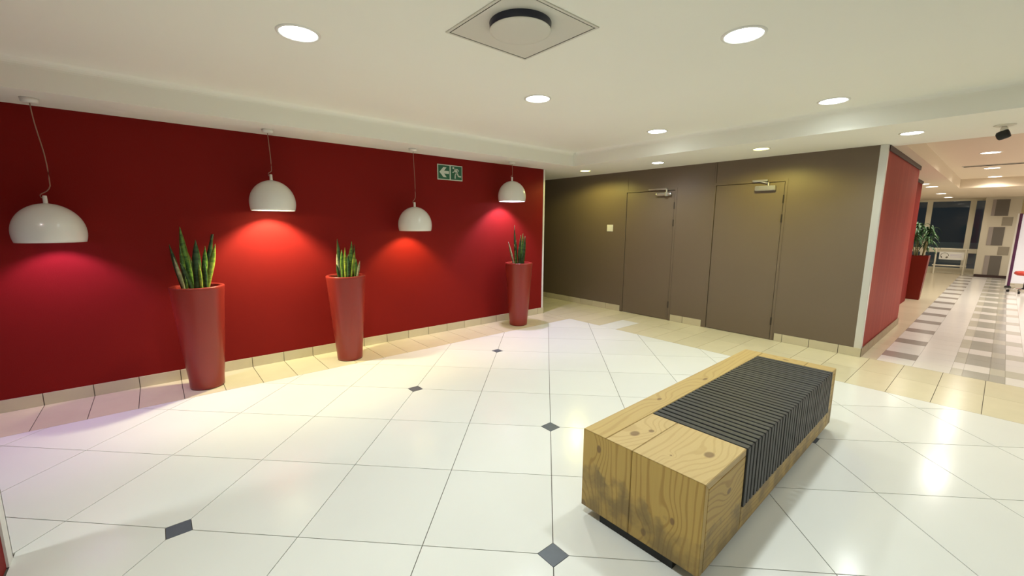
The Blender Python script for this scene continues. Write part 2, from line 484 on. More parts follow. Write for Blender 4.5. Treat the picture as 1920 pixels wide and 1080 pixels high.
# ------------------------------------------------------------------ skirtings: one object per tile
def skirting(name, along, fixed, a0, a1, joint0, m, side, pitch=P3, parent=None, h=.10):
    """along 'x' or 'y'; fixed = wall plane; side = direction (+1/-1) the tile stands proud"""
    if parent is None:
        bm = BM(); t = (fixed, fixed + side * .003)
        if along == 'x': box(bm, a0, a1, min(t), max(t), 0, h - .002)
        else: box(bm, min(t), max(t), a0, a1, 0, h - .002)
        parent = struct(name, bm, M['grout_skirt'])
    k = math.floor((a0 - joint0) / pitch)
    while joint0 + k * pitch < a1 - .01:
        s0 = max(a0, joint0 + k * pitch) + .003; s1 = min(a1, joint0 + (k + 1) * pitch) - .003
        k += 1
        if s1 - s0 < .012: continue
        bm = BM(); t = (fixed + side * .0031, fixed + side * .012)
        if along == 'x': box(bm, s0, s1, min(t), max(t), 0.001, h)
        else: box(bm, min(t), max(t), s0, s1, 0.001, h)
        obj('skirting_tile', bm, m, parent)
    return parent
skirting('baseboard_red', 'x', RW, -3.5, RE + .012, .066, M['skirt'], -1)
bg = skirting('baseboard_grey', 'y', GW, GC - .012, 1.80, .832, M['skirt'], -1)
skirting('baseboard_grey_middle', 'y', GW, 2.76, 3.25, 2.755, M['skirt'], -1)
skirting('baseboard_grey_far', 'y', GW, 4.185, 8.0, 4.185 - P3, M['skirt'], -1)
skirting('baseboard_red_side', 'x', GC - .004, GW, 8.56, 6.10, M['skirt_brown'], -1)

# ------------------------------------------------------------------ lobby floor
bm = BM()
box(bm, -3.5, 6.04, YB, 8.0, -.06, -.006)
floor = struct('floor', bm, M['grout'])
TA = 0.6056; GX, GY = 1.241, 1.156
cx, cy_ = TA * math.cos(-PI / 4), TA * math.sin(-PI / 4)
def node(c, r): return (GX + c * cx - r * cy_, GY + c * cy_ + r * cx)
DIA = {(0, 0), (-3, 0), (0, 2), (-2, 3), (-1, 5), (3, 2)}
HD = .070
XL, XR, YL, YR = -.612, SX, YB, 4.33
def add_floor_tile(poly, m, name='tile', z0=-.006, z1=0.0, par=floor):
    bm = BM(); prism(bm, poly, z0, z1); return obj(name, bm, m, par)
GAP = .0022
for c in range(-13, 14):
    for r in range(-13, 14):
        n = [(c, r), (c + 1, r), (c + 1, r + 1), (c, r + 1)]
        P = [Vector(node(*k)) for k in n]
        ctr = sum(P, Vector((0, 0))) / 4
        poly = [tuple(p + (ctr - p).normalized() * GAP * 1.414) for p in P]
        for k, p in zip(n, P):
            if k in DIA:
                d = (ctr - p).normalized()
                # cut the corner: keep points with (x-p).d >= HD*0.7071
                poly = clip_poly(poly, -d.x, -d.y, -(p.dot(d) + HD * .7071 + .002))
        # main field, plus the passage left of the near corner
        full = poly
        poly = clip_poly(poly, 1, 0, XR - .002); poly = clip_poly(poly, 0, 1, YR - .002)
        poly = clip_poly(poly, 0, -1, -YL)
        if ctr.y < 2.684: poly = clip_poly(poly, -1, 0, .612)
        else: poly = clip_poly(poly, -1, 0, 3.5)
        if area(poly) > .002 and ctr.y > -2.3:
            add_floor_tile(poly, M['tile_white'])
for c, r in DIA:
    x, y = node(c, r); a = HD * .7071 - .001
    add_floor_tile([(x - a, y - a), (x + a, y - a), (x + a, y + a), (x - a, y + a)], M['tile_slate'], 'inset_tile')
# border of small tiles along the red wall
k = -12
while True:
    x0 = .066 + k * P3; k += 1
    if x0 > SX - .05: break
    x1 = min(x0 + P3, SX)
    bm = BM(); box(bm, x0 + .0024, x1 - .0024, YR + .0015, RW - .004, -.006, 0); obj('border_tile', bm, M['tile_beige'], floor)
# border two tiles deep along the grey wall and into the passage
k = -11
while True:
    y0 = .832 + k * P3; k += 1
    if y0 > 7.0: break
    for x0, x1 in ((SX, 5.49), (5.49, 6.04)):
        y1 = y0 + P3
        xe = x1
        m = M['tile_white'] if (x0 == SX and abs(y0 - 3.457) < .03) else M['tile_beige']
        bm = BM(); box(bm, x0 + .0015, min(xe, 6.038) - .0015, y0 + .002, y1 - .002, -.006, 0); obj('border_tile', bm, m, floor)

# ------------------------------------------------------------------ corridor floor
bm = BM(); box(bm, 6.04, 21.0, YB, 4.0, -.06, -.006)
fc = struct('floor_corridor', bm, M['grout_pale'])
cols = [(-3.0, -1.2), (-1.2, -.6), (-.6, -.30), (-.30, -.165), (-.165, -.06), (-.06, .12), (.12, .205), (.205, .485), (.485, .775), (.775, GC)]
def hall_mat(i, j):
    # rows of 0.2917 m from x = 6.04; the pattern repeats every third row
    a = cols[j][0]; ph = i % 3
    if a == .485: return 'hall_taupe' if ph == 1 else 'hall_white'
    if a == .775: return 'hall_cream'
    if a == .205: return 'hall_white'
    block = ph in (0, 2)           # grey block rows
    if a == .12: return 'hall_pale' if block else 'hall_white'
    if a == -.06: return 'hall_grey' if block else 'hall_white'
    if a == -.165: return 'hall_grey' if block else 'hall_pale'
    if a == -.30: return 'hall_white' if block else 'hall_pale'
    return 'hall_white'
far = BM(); keys = ['hall_white', 'hall_taupe', 'hall_grey', 'hall_pale', 'hall_cream']
X0 = 6.04
i = 0
while X0 + i * P3 < 20.9:
    x0 = X0 + i * P3; x1 = x0 + P3
    for j, (a, b) in enumerate(cols):
        if j == len(cols) - 1 and x0 > 8.45: b = 1.163 if x0 < 11.3 else 3.9
        kx = hall_mat(i, j)
        if i < 18 and j > 1:
            bm = BM(); box(bm, x0 + .0008, x1 - .0008, a + .0008, b - .0008, -.006, 0); obj('tile', bm, M[kx], fc)
        else:
            box(far, x0 + .0008, x1 - .0008, a + .0008, b - .0008, -.006, 0, keys.index(kx))
    i += 1
o = obj('distant_tiles', far, [M[k] for k in keys], fc); o['kind'] = 'stuff'

# ------------------------------------------------------------------ ceiling lights
def spot(name, parent, z, watt, col, size=142, blend=.8, rad=.07):
    l = bpy.data.lights.new(name, 'SPOT'); l.energy = watt; l.color = col
    l.specular_factor = .15; l.spot_size = math.radians(size); l.spot_blend = blend; l.shadow_soft_size = rad
    o = bpy.data.objects.new(name, l); C.objects.link(o); o.parent = parent; o.location = (0, 0, z)
    return o
lens_mats = {}
def lens_mat(col, s):
    k = (col, s)
    if k not in lens_mats: lens_mats[k] = emit('lit_lens', col, s)
    return lens_mats[k]
bm = BM(); lathe(bm, [(.098, .0), (.100, -.006), (.108, -.007), (.116, -.004), (.118, 0)], 40); ring_me = obj('trim_ring', bm, M['plastic'], smooth=True)
bm = BM(); lathe(bm, [(0, -.0035), (.07, -.0038), (.0985, -.001), (.0985, 0)], 40); lens_o = obj('lens', bm, None, smooth=True)
ring_mesh, lens_mesh = ring_me.data, lens_o.data
bpy.data.objects.remove(ring_me); bpy.data.objects.remove(lens_o)
def downlight(x, y, z, label, group, watt, col, size=142, r=1.0, lens=14.0, blend=.8):
    t = thing('ceiling_light', label, 'ceiling light', (x, y, z), 0, group)
    a = share('trim_ring', ring_mesh, t); a.scale = (r, r, 1)
    b = share('lens', lens_mesh, t); b.scale = (r, r, 1)
    if not b.data.materials: b.data.materials.append(None)
    b.material_slots[0].link = 'OBJECT'; b.material_slots[0].material = lens_mat(col, lens)
    spot('light_source', t, -.03, watt, col, size, blend)
    return t
GT = 'round lights in the raised ceiling'
downlight(.728, 2.733, ZC, 'round recessed ceiling light nearest the left, above the red wall', GT, TRAY_W * 1.05, NEUTRAL)
downlight(2.604, 2.733, ZC, 'round recessed ceiling light just behind the square air diffuser', GT, TRAY_W, NEUTRAL)
downlight(2.629, 1.090, ZC, 'large round recessed ceiling light right of the square air diffuser', GT, TRAY_W, NEUTRAL)
downlight(4.536, 1.094, ZC, 'round recessed ceiling light nearest the lit ceiling step on the right', GT, TRAY_W, NEUTRAL)
downlight(4.497, 2.730, ZC, 'small looking recessed ceiling light deepest in the raised ceiling', GT, TRAY_W, NEUTRAL)
for x, y, wh in ((.728, 1.09, 'right above the viewer'), (.728, -.55, 'behind the viewer'), (2.62, -.55, 'right of the bench, out of the picture'), (4.53, -.55, 'right of the corridor mouth, out of the picture'), (-1.17, 2.733, 'added left of the first lamp, out of the picture')):  # last one added to brighten the left; the rest continue the grid unseen
    downlight(x, y, ZC, 'round recessed ceiling light ' + wh, GT, TRAY_W * (.35 if y < 0 else 1.3), NEUTRAL)
GS = 'round lights in the low soffit by the grey wall'
downlight(5.43, 4.556, ZS, 'warm round soffit light deepest in the passage beyond the red wall', GS, SOFFIT_W, WARM, 166, .8, blend=.35)
downlight(5.47, 3.284, ZS, 'cool white round soffit light in front of the first grey door', GS, SOFFIT_W * .5, COOL, 160, .8)
downlight(5.35, 1.923, ZS, 'warm round soffit light in front of the second grey door', GS, SOFFIT_W, WARM, 166, .8, blend=.35)
downlight(5.464, .681, ZS, 'bright round soffit light beside the aluminium corner strip', GS, SOFFIT_W * .6, NEUTRAL, 150, .8)
downlight(5.464, -.6, ZS, 'round soffit light right of the picture edge', GS, SOFFIT_W * .6, NEUTRAL, 150, .8)
GH = 'round lights along the far corridor'
downlight(9.276, .283, ZC, 'nearest corridor ceiling light, in front of the thin dark ceiling slot', GH, HALL_W, (1, .93, .82), 160)
downlight(11.692, .310, ZC, 'corridor ceiling light just behind the thin dark ceiling slot', GH, HALL_W, (1, .93, .82), 160)
downlight(13.84 - .15, .299, ZC, 'corridor ceiling light farthest along the raised corridor ceiling', GH, HALL_W, (1, .93, .82), 160)
downlight(12.08, 1.231, ZS, 'low corridor light right at the end of the red recess wall', GH, HALL_W * .35, (1, .9, .75), 160)
downlight(13.01, 1.176, ZS, 'low corridor light second beyond the red recess wall', GH, HALL_W * .35, (1, .9, .75), 160)
downlight(15.88, 1.234, ZS, 'low corridor light third beyond the red recess wall', GH, HALL_W * .5, (1, .9, .75), 160)
downlight(18.02, 1.242, ZS, 'low corridor light nearest the dark windows', GH, HALL_W * .5, (1, .9, .75), 160)
for x, wh in ((7.2, 'nearest'), (9.3, 'second'), (11.7, 'third'), (14.0, 'farthest')):  # unseen row added to light the corridor
    downlight(x, -1.6, ZC if x < 13.5 else ZS, wh + ' corridor ceiling light in the added row right of the picture edge', GH, HALL_W, (1, .93, .82), 160)
downlight(17.5, -1.0, ZS, 'corridor ceiling light hidden behind the white booth panel', GH, HALL_W, (1, .93, .82), 160)  # extra lamp out of view for the far end

# ------------------------------------------------------------------ square air diffuser with round plate
t = thing('air_diffuser', 'square ceiling air diffuser with a round plate dropped on a dark drum', 'air vent', (1.645, 1.865, ZC))
bm = BM(); H = .30
for s in ((-H, H, -H, -H + .014), (-H, H, H - .014, H), (-H, -H + .014, -H + .014, H - .014), (H - .014, H, -H + .014, H - .014)):
    box(bm, *s, -.006, 0)
obj('frame', bm, M['panel'], t)
bm = BM()
for s in ((-.286, .286, -.286, -.279), (-.286, .286, .279, .286), (-.286, -.279, -.279, .279), (.279, .286, -.279, .279)): box(bm, *s, -.003, 0)
obj('slot', bm, M['gap'], t)
bm = BM(); a = .279; box(bm, -a, a, -a, a, -.005, 0)
obj('face_panel', bm, M['panel'], t)
bm = BM(); lathe(bm, [(.166, -.0055), (.164, -.020), (.163, -.040), (.150, -.041), (0, -.041)], 48, c=(-.052, -.050, 0)); obj('drum', bm, M['neck'], t, smooth=True)
bm = BM(); lathe(bm, [(0, -.050), (.10, -.049), (.150, -.046), (.164, -.043), (.165, -.0412), (.10, -.0411), (0, -.0411)], 48, c=(-.052, -.050, 0)); obj('round_plate', bm, M['panel'], t, smooth=True)

# thin slot vent and camera along the corridor
t = thing('slot_vent', 'thin dark linear slot vent across the corridor ceiling', 'air vent', (11.05, .25, ZC))
bm = BM(); box(bm, -.05, .05, -.45, .40, -.012, 0); obj('vent_frame', bm, M['panel'], t)
bm = BM(); box(bm, -.036, -.006, -.43, .38, -.016, -.011); box(bm, .006, .036, -.43, .38, -.016, -.011); obj('slot', bm, M['gap'], t)

t = thing('security_camera', 'small black security camera on a short ceiling mount', 'camera', (5.62, .118, ZS))
bm = BM(); lathe(bm, [(0, -.012), (.05, -.012), (.066, -.006), (.066, 0), (0, 0)], 24); obj('mount_plate', bm, M['offwhite'], t)
bm = BM(); lathe(bm, [(0, -.055), (.022, -.052), (.024, -.03), (.014, -.012), (0, -.012)], 16); obj('stem', bm, M['offwhite'], t, smooth=True)
bm = BM()
lathe(bm, [(0, -.05), (.026, -.05), (.042, -.04), (.046, -.02), (.046, .03), (.040, .046), (0, .05)], 20)
bmesh.ops.transform(bm, matrix=Matrix.Translation((-.005, .0, -.082)) @ Matrix.Rotation(math.radians(-100), 4, 'Z') @ Matrix.Rotation(math.radians(70), 4, 'Y') @ Matrix.Scale(.80, 4), verts=bm.verts)
hd = obj('camera_body', bm, M['black'], t, smooth=True); hd['label'] = 'black camera head'

# ------------------------------------------------------------------ pendant lamps
def shade_profile():
    pts = []
    for i in range(20):
        a = -math.asin(.07 / .215) + (PI / 2 + math.asin(.07 / .215)) * i / 19
        pts.append((.198 * math.cos(a), .07 + .215 * math.sin(a)))
    pts[-1] = (.014, .285)
    return pts
sp = shade_profile()
bm = BM(); inner_p = [(max(r - .004, .012), z - (.004 if z > .1 else 0)) for r, z in sp]
lathe(bm, sp + inner_p[::-1], 48, close=True)
shade_tmp = obj('shade', bm, M['shade'], smooth=True); shade_mesh = shade_tmp.data; bpy.data.objects.remove(shade_tmp)
def pendant(x, zb, label, watt, col, glow, sway):
    t = thing('pendant_lamp', label, 'pendant lamp', (x, 4.62, ZS), 0, 'white dome lamps along the red wall')
    zl = zb - ZS
    bm = BM(); lathe(bm, [(0, -.034), (.03, -.034), (.046, -.026), (.05, 0), (0, 0)], 24); obj('canopy', bm, M['plastic'], t, smooth=True)
    s = share('shade', shade_mesh, t, (0, 0, zl))
    bm = BM(); lathe(bm, [(0, .055), (.010, .055), (.012, .05), (.013, 0), (.016, -.004), (0, -.004)], 14, c=(0, 0, zl + .286)); st = obj('stem', bm, M['plastic'], t, smooth=True)
    top = zl + .335
    L = -.034 - top
    pts = bez((0, 0, -.033), (.004, 0, -.033 - L * .35), (sway, .0, top + L * .55), (sway * .8, 0, top + L * .12), 14)
    pts += bez(pts[-1], (sway * .5, 0, top + .02), (-.024, 0, top + .028), (-.022, 0, top + .002), 6)[1:]
    pts += bez(pts[-1], (-.021, 0, top - .012), (-.012, 0, top - .012), (-.006, 0, top - .004), 4)[1:]
    bm = BM(); tube(bm, pts, .0035, 7); obj('cord', bm, M['cord'], t, smooth=True)
    bm = BM(); lathe(bm, [(0, 0), (.024, .002), (.032, .008), (.030, .018), (.018, .034), (.016, .04), (0, .04)], 20, c=(0, 0, zl + .205)); b = obj('bulb', bm, emit('bulb_glow', col, glow), t, smooth=True)
    bm = BM(); lathe(bm, [(0, .243), (.02, .243), (.02, .278), (0, .278)], 16, c=(0, 0, zl)); obj('lamp_holder', bm, M['plastic'], t)
    l = bpy.data.lights.new('light_source', 'SPOT'); l.energy = watt; l.color = col; l.spot_size = math.radians(124); l.spot_blend = .6; l.shadow_soft_size = .05; l.specular_factor = .01
    lo = bpy.data.objects.new('light_source', l); C.objects.link(lo); lo.parent = t; lo.location = (0, 0, zl + .185)
    return t
pendant(-.590, 1.323, 'lowest white dome pendant lamp, farthest left, casting a pink pool', 50, (.60, .32, .80), 2, .045)
pendant(.900, 1.592, 'white dome pendant lamp over the brightest orange pool, second from left', 150, (1, .95, .60), 6, .012)
pendant(2.400, 1.389, 'white dome pendant lamp between the middle planter and exit sign', 58, (1, .74, .30), 3, .016)
pendant(3.925, 1.795, 'highest white dome pendant lamp, right above the farthest snake plant', 105, (.74, .62, 1.0), 9, .006)

# ------------------------------------------------------------------ exit sign, switch
t = thing('exit_sign', 'green and white arrow and running figure exit sign on red wall', 'sign', (2.882, RW, 2.05))
W_, H_ = .386, .197
bm = BM(); box(bm, 0, W_, -.008, 0, 0, H_); obj('backing', bm, M['sign_white'], t)
fr = .011; pw = (W_ - 3 * fr - .008) / 2
p1x, p2x = fr, fr + pw + fr + .008
for px in (p1x, p2x):
    bm = BM(); box(bm, px, px + pw, -.0095, -.008, fr, H_ - fr); obj('green_panel', bm, M['sign_green'], t)
ph_ = H_ - 2 * fr
def flat(bm, poly, ox):
    prism(bm, [(ox + a * pw, fr + b * ph_) for a, b in poly], -.0108, -.0094, 'y')
bm = BM()
flat(bm, [(.10, .50), (.44, .86), (.72, .86), (.50, .60), (.93, .60), (.93, .40), (.50, .40), (.72, .14), (.44, .14)], p1x)
obj('arrow', bm, M['sign_white'], t)
def limb(bm, pts, wd, ox):
    for (a, b), (c_, d_) in zip(pts, pts[1:]):
        dx, dy = c_ - a, d_ - b; l = math.hypot(dx, dy); nx, ny = -dy / l * wd / 2, dx / l * wd / 2
        ex, ey = dx / l * wd * .3, dy / l * wd * .3
        flat(bm, [(a + nx - ex, b + ny - ey), (a - nx - ex, b - ny - ey), (c_ - nx + ex, d_ - ny + ey), (c_ + nx + ex, d_ + ny + ey)], ox)
bm = BM()
flat(bm, [(.23 + .085 * math.cos(i * PI / 7), .86 + .075 * math.sin(i * PI / 7)) for i in range(14)], p2x)
flat(bm, [(.30, .77), (.46, .83), (.64, .56), (.56, .47), (.44, .50)], p2x)
limb(bm, [(.42, .79), (.60, .78), (.70, .67)], .075, p2x)
limb(bm, [(.35, .75), (.31, .60), (.17, .54)], .075, p2x)
limb(bm, [(.50, .52), (.39, .34), (.38, .12)], .095, p2x)
limb(bm, [(.58, .52), (.68, .28), (.90, .26)], .095, p2x)
obj('running_figure', bm, M['sign_white'], t)

t = thing('wall_switch', 'white square switch plate on the grey wall left of first door', 'switch', (GW, 4.455, 1.42))
bm = BM(); box(bm, -.008, 0, -.062, .062, -.058, .058); bmesh.ops.bevel(bm, geom=bm.edges[:], offset=.003, segments=2, affect='EDGES'); obj('plate', bm, M['plastic'], t)
bm = BM(); box(bm, -.012, -.007, -.03, .03, -.035, .035); bmesh.ops.bevel(bm, geom=bm.edges[:], offset=.002, segments=1, affect='EDGES'); obj('rocker', bm, M['plastic'], t)

# ------------------------------------------------------------------ tall round planters with snake plants
pot_prof = [(0, .004), (.118, .0), (.129, .006), (.131, .03), (.1335, .08), (.146, .22), (.163, .42), (.177, .62), (.192, .82), (.199, .895), (.201, .912), (.199, .921), (.194, .924), (.168, .922), (.163, .916), (.162, .895), (.158, .84), (0, .84)]
bm = BM(); lathe(bm, pot_prof, 64); tmp = obj('pot', bm, M['pot'], smooth=True); pot_mesh = tmp.data; bpy.data.objects.remove(tmp)
bm = BM(); lathe(bm, [(0, .862), (.10, .866), (.161, .858), (.160, .845), (0, .845)], 32); tmp = obj('soil', bm, M['soil']); soil_mesh = tmp.data; bpy.data.objects.remove(tmp)

def sword_leaf(parent, lat, b, tip, w, depth, m, tilt_d=0., bend=.0, twist=0., trunc=False, z0=.865):
    """a stiff sword leaf: b / tip = (sideways offset, height) seen from the lobby; depth = offset away from the viewer"""
    bm = BM(); lay = bm.verts.layers.float.new('edge')
    lx, ly = lat; fx, fy = -ly, lx             # f: away from the viewer, perpendicular to lat
    n = 9; rows = []
    for i in range(n + 1):
        u = i / n
        s = b[0] + (tip[0] - b[0]) * u + bend * math.sin(PI * u)
        z = z0 + (tip[1] - z0) * u
        d = depth + tilt_d * u
        wd = w * (.55 + .9 * u - .45 * u * u) if u < .55 else w * .91 * max(0.0, 1 - ((u - .55) / .45) ** 1.8)
        if trunc: wd = max(wd, w * .45)
        wd = max(wd, .0025)
        tw = twist * u
        ax, ay = lx * math.cos(tw) + fx * math.sin(tw), ly * math.cos(tw) + fy * math.sin(tw)
        nx_, ny_ = -ay, ax
        cx0, cy0 = lx * s + fx * d, ly * s + fy * d
        th = .0022
        row = []
        for (e, o, val) in ((-1, .25, 1), (0, -.12, 0), (1, .25, 1), (0, -.12 - th / max(wd, .004), 0)):
            v = bm.verts.new((cx0 + ax * e * wd / 2 + nx_ * o * wd * .5, cy0 + ay * e * wd / 2 + ny_ * o * wd * .5, z)); v[lay] = val; row.append(v)
        rows.append(row)
    for r0, r1 in zip(rows, rows[1:]):
        for k in range(4):
            bm.faces.new((r0[k], r0[(k + 1) % 4], r1[(k + 1) % 4], r1[k]))
    bm.faces.new(rows[0]); bm.faces.new(rows[-1][::-1])
    return obj('leaf', bm, m, parent, smooth=True)

def snake_plant(x, y, label, leaves, pebbles):
    t = thing('potted_snake_plant', label, 'potted plant', (x, y, 0), 0, 'snake plants in tall red planters')
    share('pot', pot_mesh, t); share('soil', soil_mesh, t)
    L = math.hypot(x, y); lat = (y / L, -x / L)
    for (b0, tip, w, depth, m, kw) in leaves:
        sword_leaf(t, lat, (b0, 0), tip, w, depth, M[m], **kw)
    for (s, d, r) in pebbles:
        bm = BM(); bmesh.ops.create_icosphere(bm, subdivisions=2, radius=r)
        fx, fy = lat[1], -lat[0]
        bmesh.ops.transform(bm, matrix=Matrix.Translation((lat[0] * s + fx * d, lat[1] * s + fy * d, .866 + r * .35)) @ Matrix.Diagonal((1.3, 1, .65, 1)), verts=bm.verts)
        obj('pebble', bm, M['pebble'], t, smooth=True)
    return t
K = dict
snake_plant(.245, 4.57, 'left snake plant in a tall red planter, tallest leaf leaning left', [
    (-.095, (-.160, 1.29), .040, .02, 'leaf_dark', K()),
    (-.085, (-.139, 1.185), .034, -.03, 'leaf_pale', K()),
    (-.020, (-.076, 1.440), .062, .04, 'leaf_mid', K(bend=-.012)),
    (-.075, (-.090, 1.29), .040, -.02, 'leaf_mid', K()),
    (-.010, (-.055, 1.27), .052, .06, 'leaf_dark', K()),
    (.000, (.022, 1.327), .072, -.03, 'leaf_dark', K()),
    (.040, (.148, 1.372), .050, .04, 'leaf_dark', K(trunc=True)),
    (.045, (.085, 1.27), .050, .00, 'leaf_mid', K()),
    (.062, (.160, 1.29), .056, -.02, 'leaf_yellow', K()),
    (.030, (.028, 1.13), .030, -.06, 'leaf_yellow', K()),
    (-.03, (-.10, 1.14), .050, -.05, 'leaf_dark', K()),
    (.06, (.07, 1.12), .034, -.06, 'leaf_dark', K()),
    (-.07, (-.075, 1.02), .026, -.08, 'leaf_mid', K()),
], [(.105, -.02, .035), (.07, -.06, .026), (.12, .03, .028)])
snake_plant(1.528, 4.552, 'middle snake plant in a tall red planter, short dense leaf clump', [
    (-.058, (-.078, 1.155), .040, -.03, 'leaf_pale', K()),
    (-.045, (-.066, 1.312), .044, .02, 'leaf_dark', K()),
    (-.030, (-.028, 1.20), .050, -.02, 'leaf_mid', K()),
    (-.002, (.005, 1.225), .036, -.05, 'leaf_yellow', K()),
    (.015, (.035, 1.15), .050, -.03, 'leaf_dark', K()),
    (.035, (.076, 1.285), .052, .02, 'leaf_mid', K()),
    (.050, (.102, 1.19), .036, -.03, 'leaf_yellow', K()),
    (.075, (.100, 1.25), .040, .03, 'leaf_dark', K()),
    (.100, (.110, 1.10), .046, -.01, 'leaf_mid', K()),
    (.105, (.148, 1.078), .030, -.04, 'leaf_pale', K()),
    (-.06, (-.085, 1.05), .034, -.05, 'leaf_dark', K()),
    (.03, (.03, 1.08), .040, -.07, 'leaf_dark', K()),
    (-.03, (-.035, 1.02), .026, -.08, 'leaf_mid', K()),
], [(-.11, -.03, .022), (-.09, -.06, .018)])
snake_plant(4.014, 4.56, 'farthest snake plant in a tall red planter, beside the wall end', [
    (-.065, (-.154, 1.226), .036, -.02, 'leaf_pale', K()),
    (-.050, (-.068, 1.463), .034, .05, 'leaf_dark', K()),
    (-.040, (-.045, 1.255), .040, -.02, 'leaf_dark', K()),
    (-.020, (-.067, 1.19), .040, .0, 'leaf_mid', K()),
    (.000, (.026, 1.32), .046, .02, 'leaf_dark', K()),
    (.030, (.058, 1.347), .044, .01, 'leaf_mid', K()),
    (.060, (.088, 1.312), .044, -.01, 'leaf_dark', K()),
    (.045, (.062, 1.10), .040, -.05, 'leaf_dark', K()),
    (-.05, (-.055, 1.10), .030, -.06, 'leaf_mid', K()),
    (.01, (.00, 1.16), .050, -.04, 'leaf_dark', K()),
], [(.10, -.03, .02), (-.12, .0, .02)])

# ------------------------------------------------------------------ timber bench with charcoal slats
B = thing('timber_bench', 'chunky pine block bench with charcoal slatted seat on black plinth', 'bench', (1.563, .648, 0), math.radians(.8))
L_, W_, ZB, ZT = 2.095, .612, .05, .466
S0, S1, SYB = .417, 1.972, .478        # slatted zone
th = .034
w_end_l = wood('pine_end_left', 'z', 'y', [((0, .515, .395), .013, .6), ((0, .60, .06), .02, .8)], True, .92)
w_end_r = wood('pine_end_right', 'z', 'y', [((0, .125, .235), .011, .6), ((0, .255, .105), .014, .7)], True, .92)
w_beam = wood('pine_long_beam', 'x', 'y', [((.62, .55, ZT), .011, .5), ((1.15, .52, ZT), .012, .4)], False, .90, .32, 1.5)
w_top_m = wood('pine_top_middle', 'x', 'y', [((.15, .415, ZT), .022, .7), ((.235, .375, ZT), .014, .8)], False, .98, .30, 1.8)
w_top_r = wood('pine_top_right', 'x', 'y', [((.235, .09, ZT), .022, .7), ((.10, .20, ZT), .006, 1)], False, .98, .30, 1.8)
w_side = wood('pine_side', 'x', 'z', [((.25, 0, .33), .014, .6)], True, .95)
w_far = wood('pine_far', 'y', 'x', [((2.03, .30, ZT), .012, .5)], False, .90, .32, 1.5)
def bpart(name, bm, m): 
    bmesh.ops.recalc_face_normals(bm, faces=bm.faces)
    e = [x for x in bm.edges if len(x.link_faces) == 2 and x.calc_face_angle(0) > .5]
    bmesh.ops.bevel(bm, geom=e, offset=.0022, segments=2, affect='EDGES')
    return obj(name, bm, m, B)
def mitre_top(x0, x1, y0, y1, near=True):
    bm = BM()
    if near: prism(bm, [(0, ZT), (x1, ZT), (x1, ZT - th), (th, ZT - th)], y0, y1, 'y')
    else: prism(bm, [(x0, ZT), (L_, ZT), (L_ - th, ZT - th), (x0, ZT - th)], y0, y1, 'y')
    return bm
def mitre_end(y0, y1, near=True):
    bm = BM()
    if near: prism(bm, [(0, ZB), (0, ZT), (th, ZT - th), (th, ZB)], y0, y1, 'y')
    else: prism(bm, [(L_, ZB), (L_, ZT), (L_ - th, ZT - th), (L_ - th, ZB)], y0, y1, 'y')
    return bm
e_ = .0008
bpart('end_board', mitre_end(.333 + e_, W_), w_end_l)
bpart('end_board', mitre_end(0, .333 - e_), w_end_r)
bpart('end_board', mitre_end(0, W_, False), w_end_r)
bm = BM(); prism(bm, [(0, ZT), (L_, ZT), (L_ - th, ZT - th), (th, ZT - th)], SYB + e_, W_, 'y'); bpart('top_board', bm, w_beam)
bpart('top_board', mitre_top(0, S0, .333 + e_, SYB - e_), w_top_m)
bpart('top_board', mitre_top(0, S0, 0, .333 - e_), w_top_r)
bpart('top_board', mitre_top(S1, L_, .17, SYB - e_, False), w_far)
bpart('top_board', mitre_top(S1, L_, 0, .17 - 2 * e_, False), w_far)
bm = BM(); box(bm, th + .001, S0, .0, th, ZB, ZT - th - .001); bpart('side_board', bm, w_side)
bm = BM(); box(bm, S1, L_ - th - .001, .0, th, ZB, ZT - th - .001); bpart('side_board', bm, w_side)
bm = BM(); box(bm, th + .001, L_ - th - .001, W_ - th, W_, ZB, ZT - th - .001); bpart('side_board', bm, w_side)
bm = BM(); box(bm, S0 + .001, S1 - .001, .0, th, ZB, ZB + .118); bpart('lower_rail', bm, w_side)
bm = BM(); box(bm, S0 + .002, S1 - .002, .036, SYB - .002, ZB + .02, ZT - .036); obj('gap_shade_core', bm, M['black'], B)  # black filler added so the gaps between slats look dark
bm = BM(); box(bm, .018, L_ - .05, .12, W_ - .105, 0, ZB - .001); obj('plinth', bm, M['black'], B)
NS = 35; pitch = (S1 - S0) / NS
bm = BM()
sw = pitch - .0125
prism(bm, [(SYB - .003, ZT + .003), (-.004, ZT + .003), (-.007, ZT - .001), (-.007, ZB + .121), (.022, ZB + .121), (.022, ZT - .027), (SYB - .003, ZT - .027)], 0, sw, 'x')
bmesh.ops.recalc_face_normals(bm, faces=bm.faces)
bmesh.ops.bevel(bm, geom=[x for x in bm.edges if x.calc_face_angle(0) > .9], offset=.002, segments=1, affect='EDGES')
tmp = obj('slat', bm, M['slat']); slat_mesh = tmp.data; bpy.data.objects.remove(tmp)
for i in range(NS):
    o = share('slat', slat_mesh, B, (S0 + .005 + i * pitch, random.uniform(-.0008, .0008), random.uniform(-.0008, .0008)))

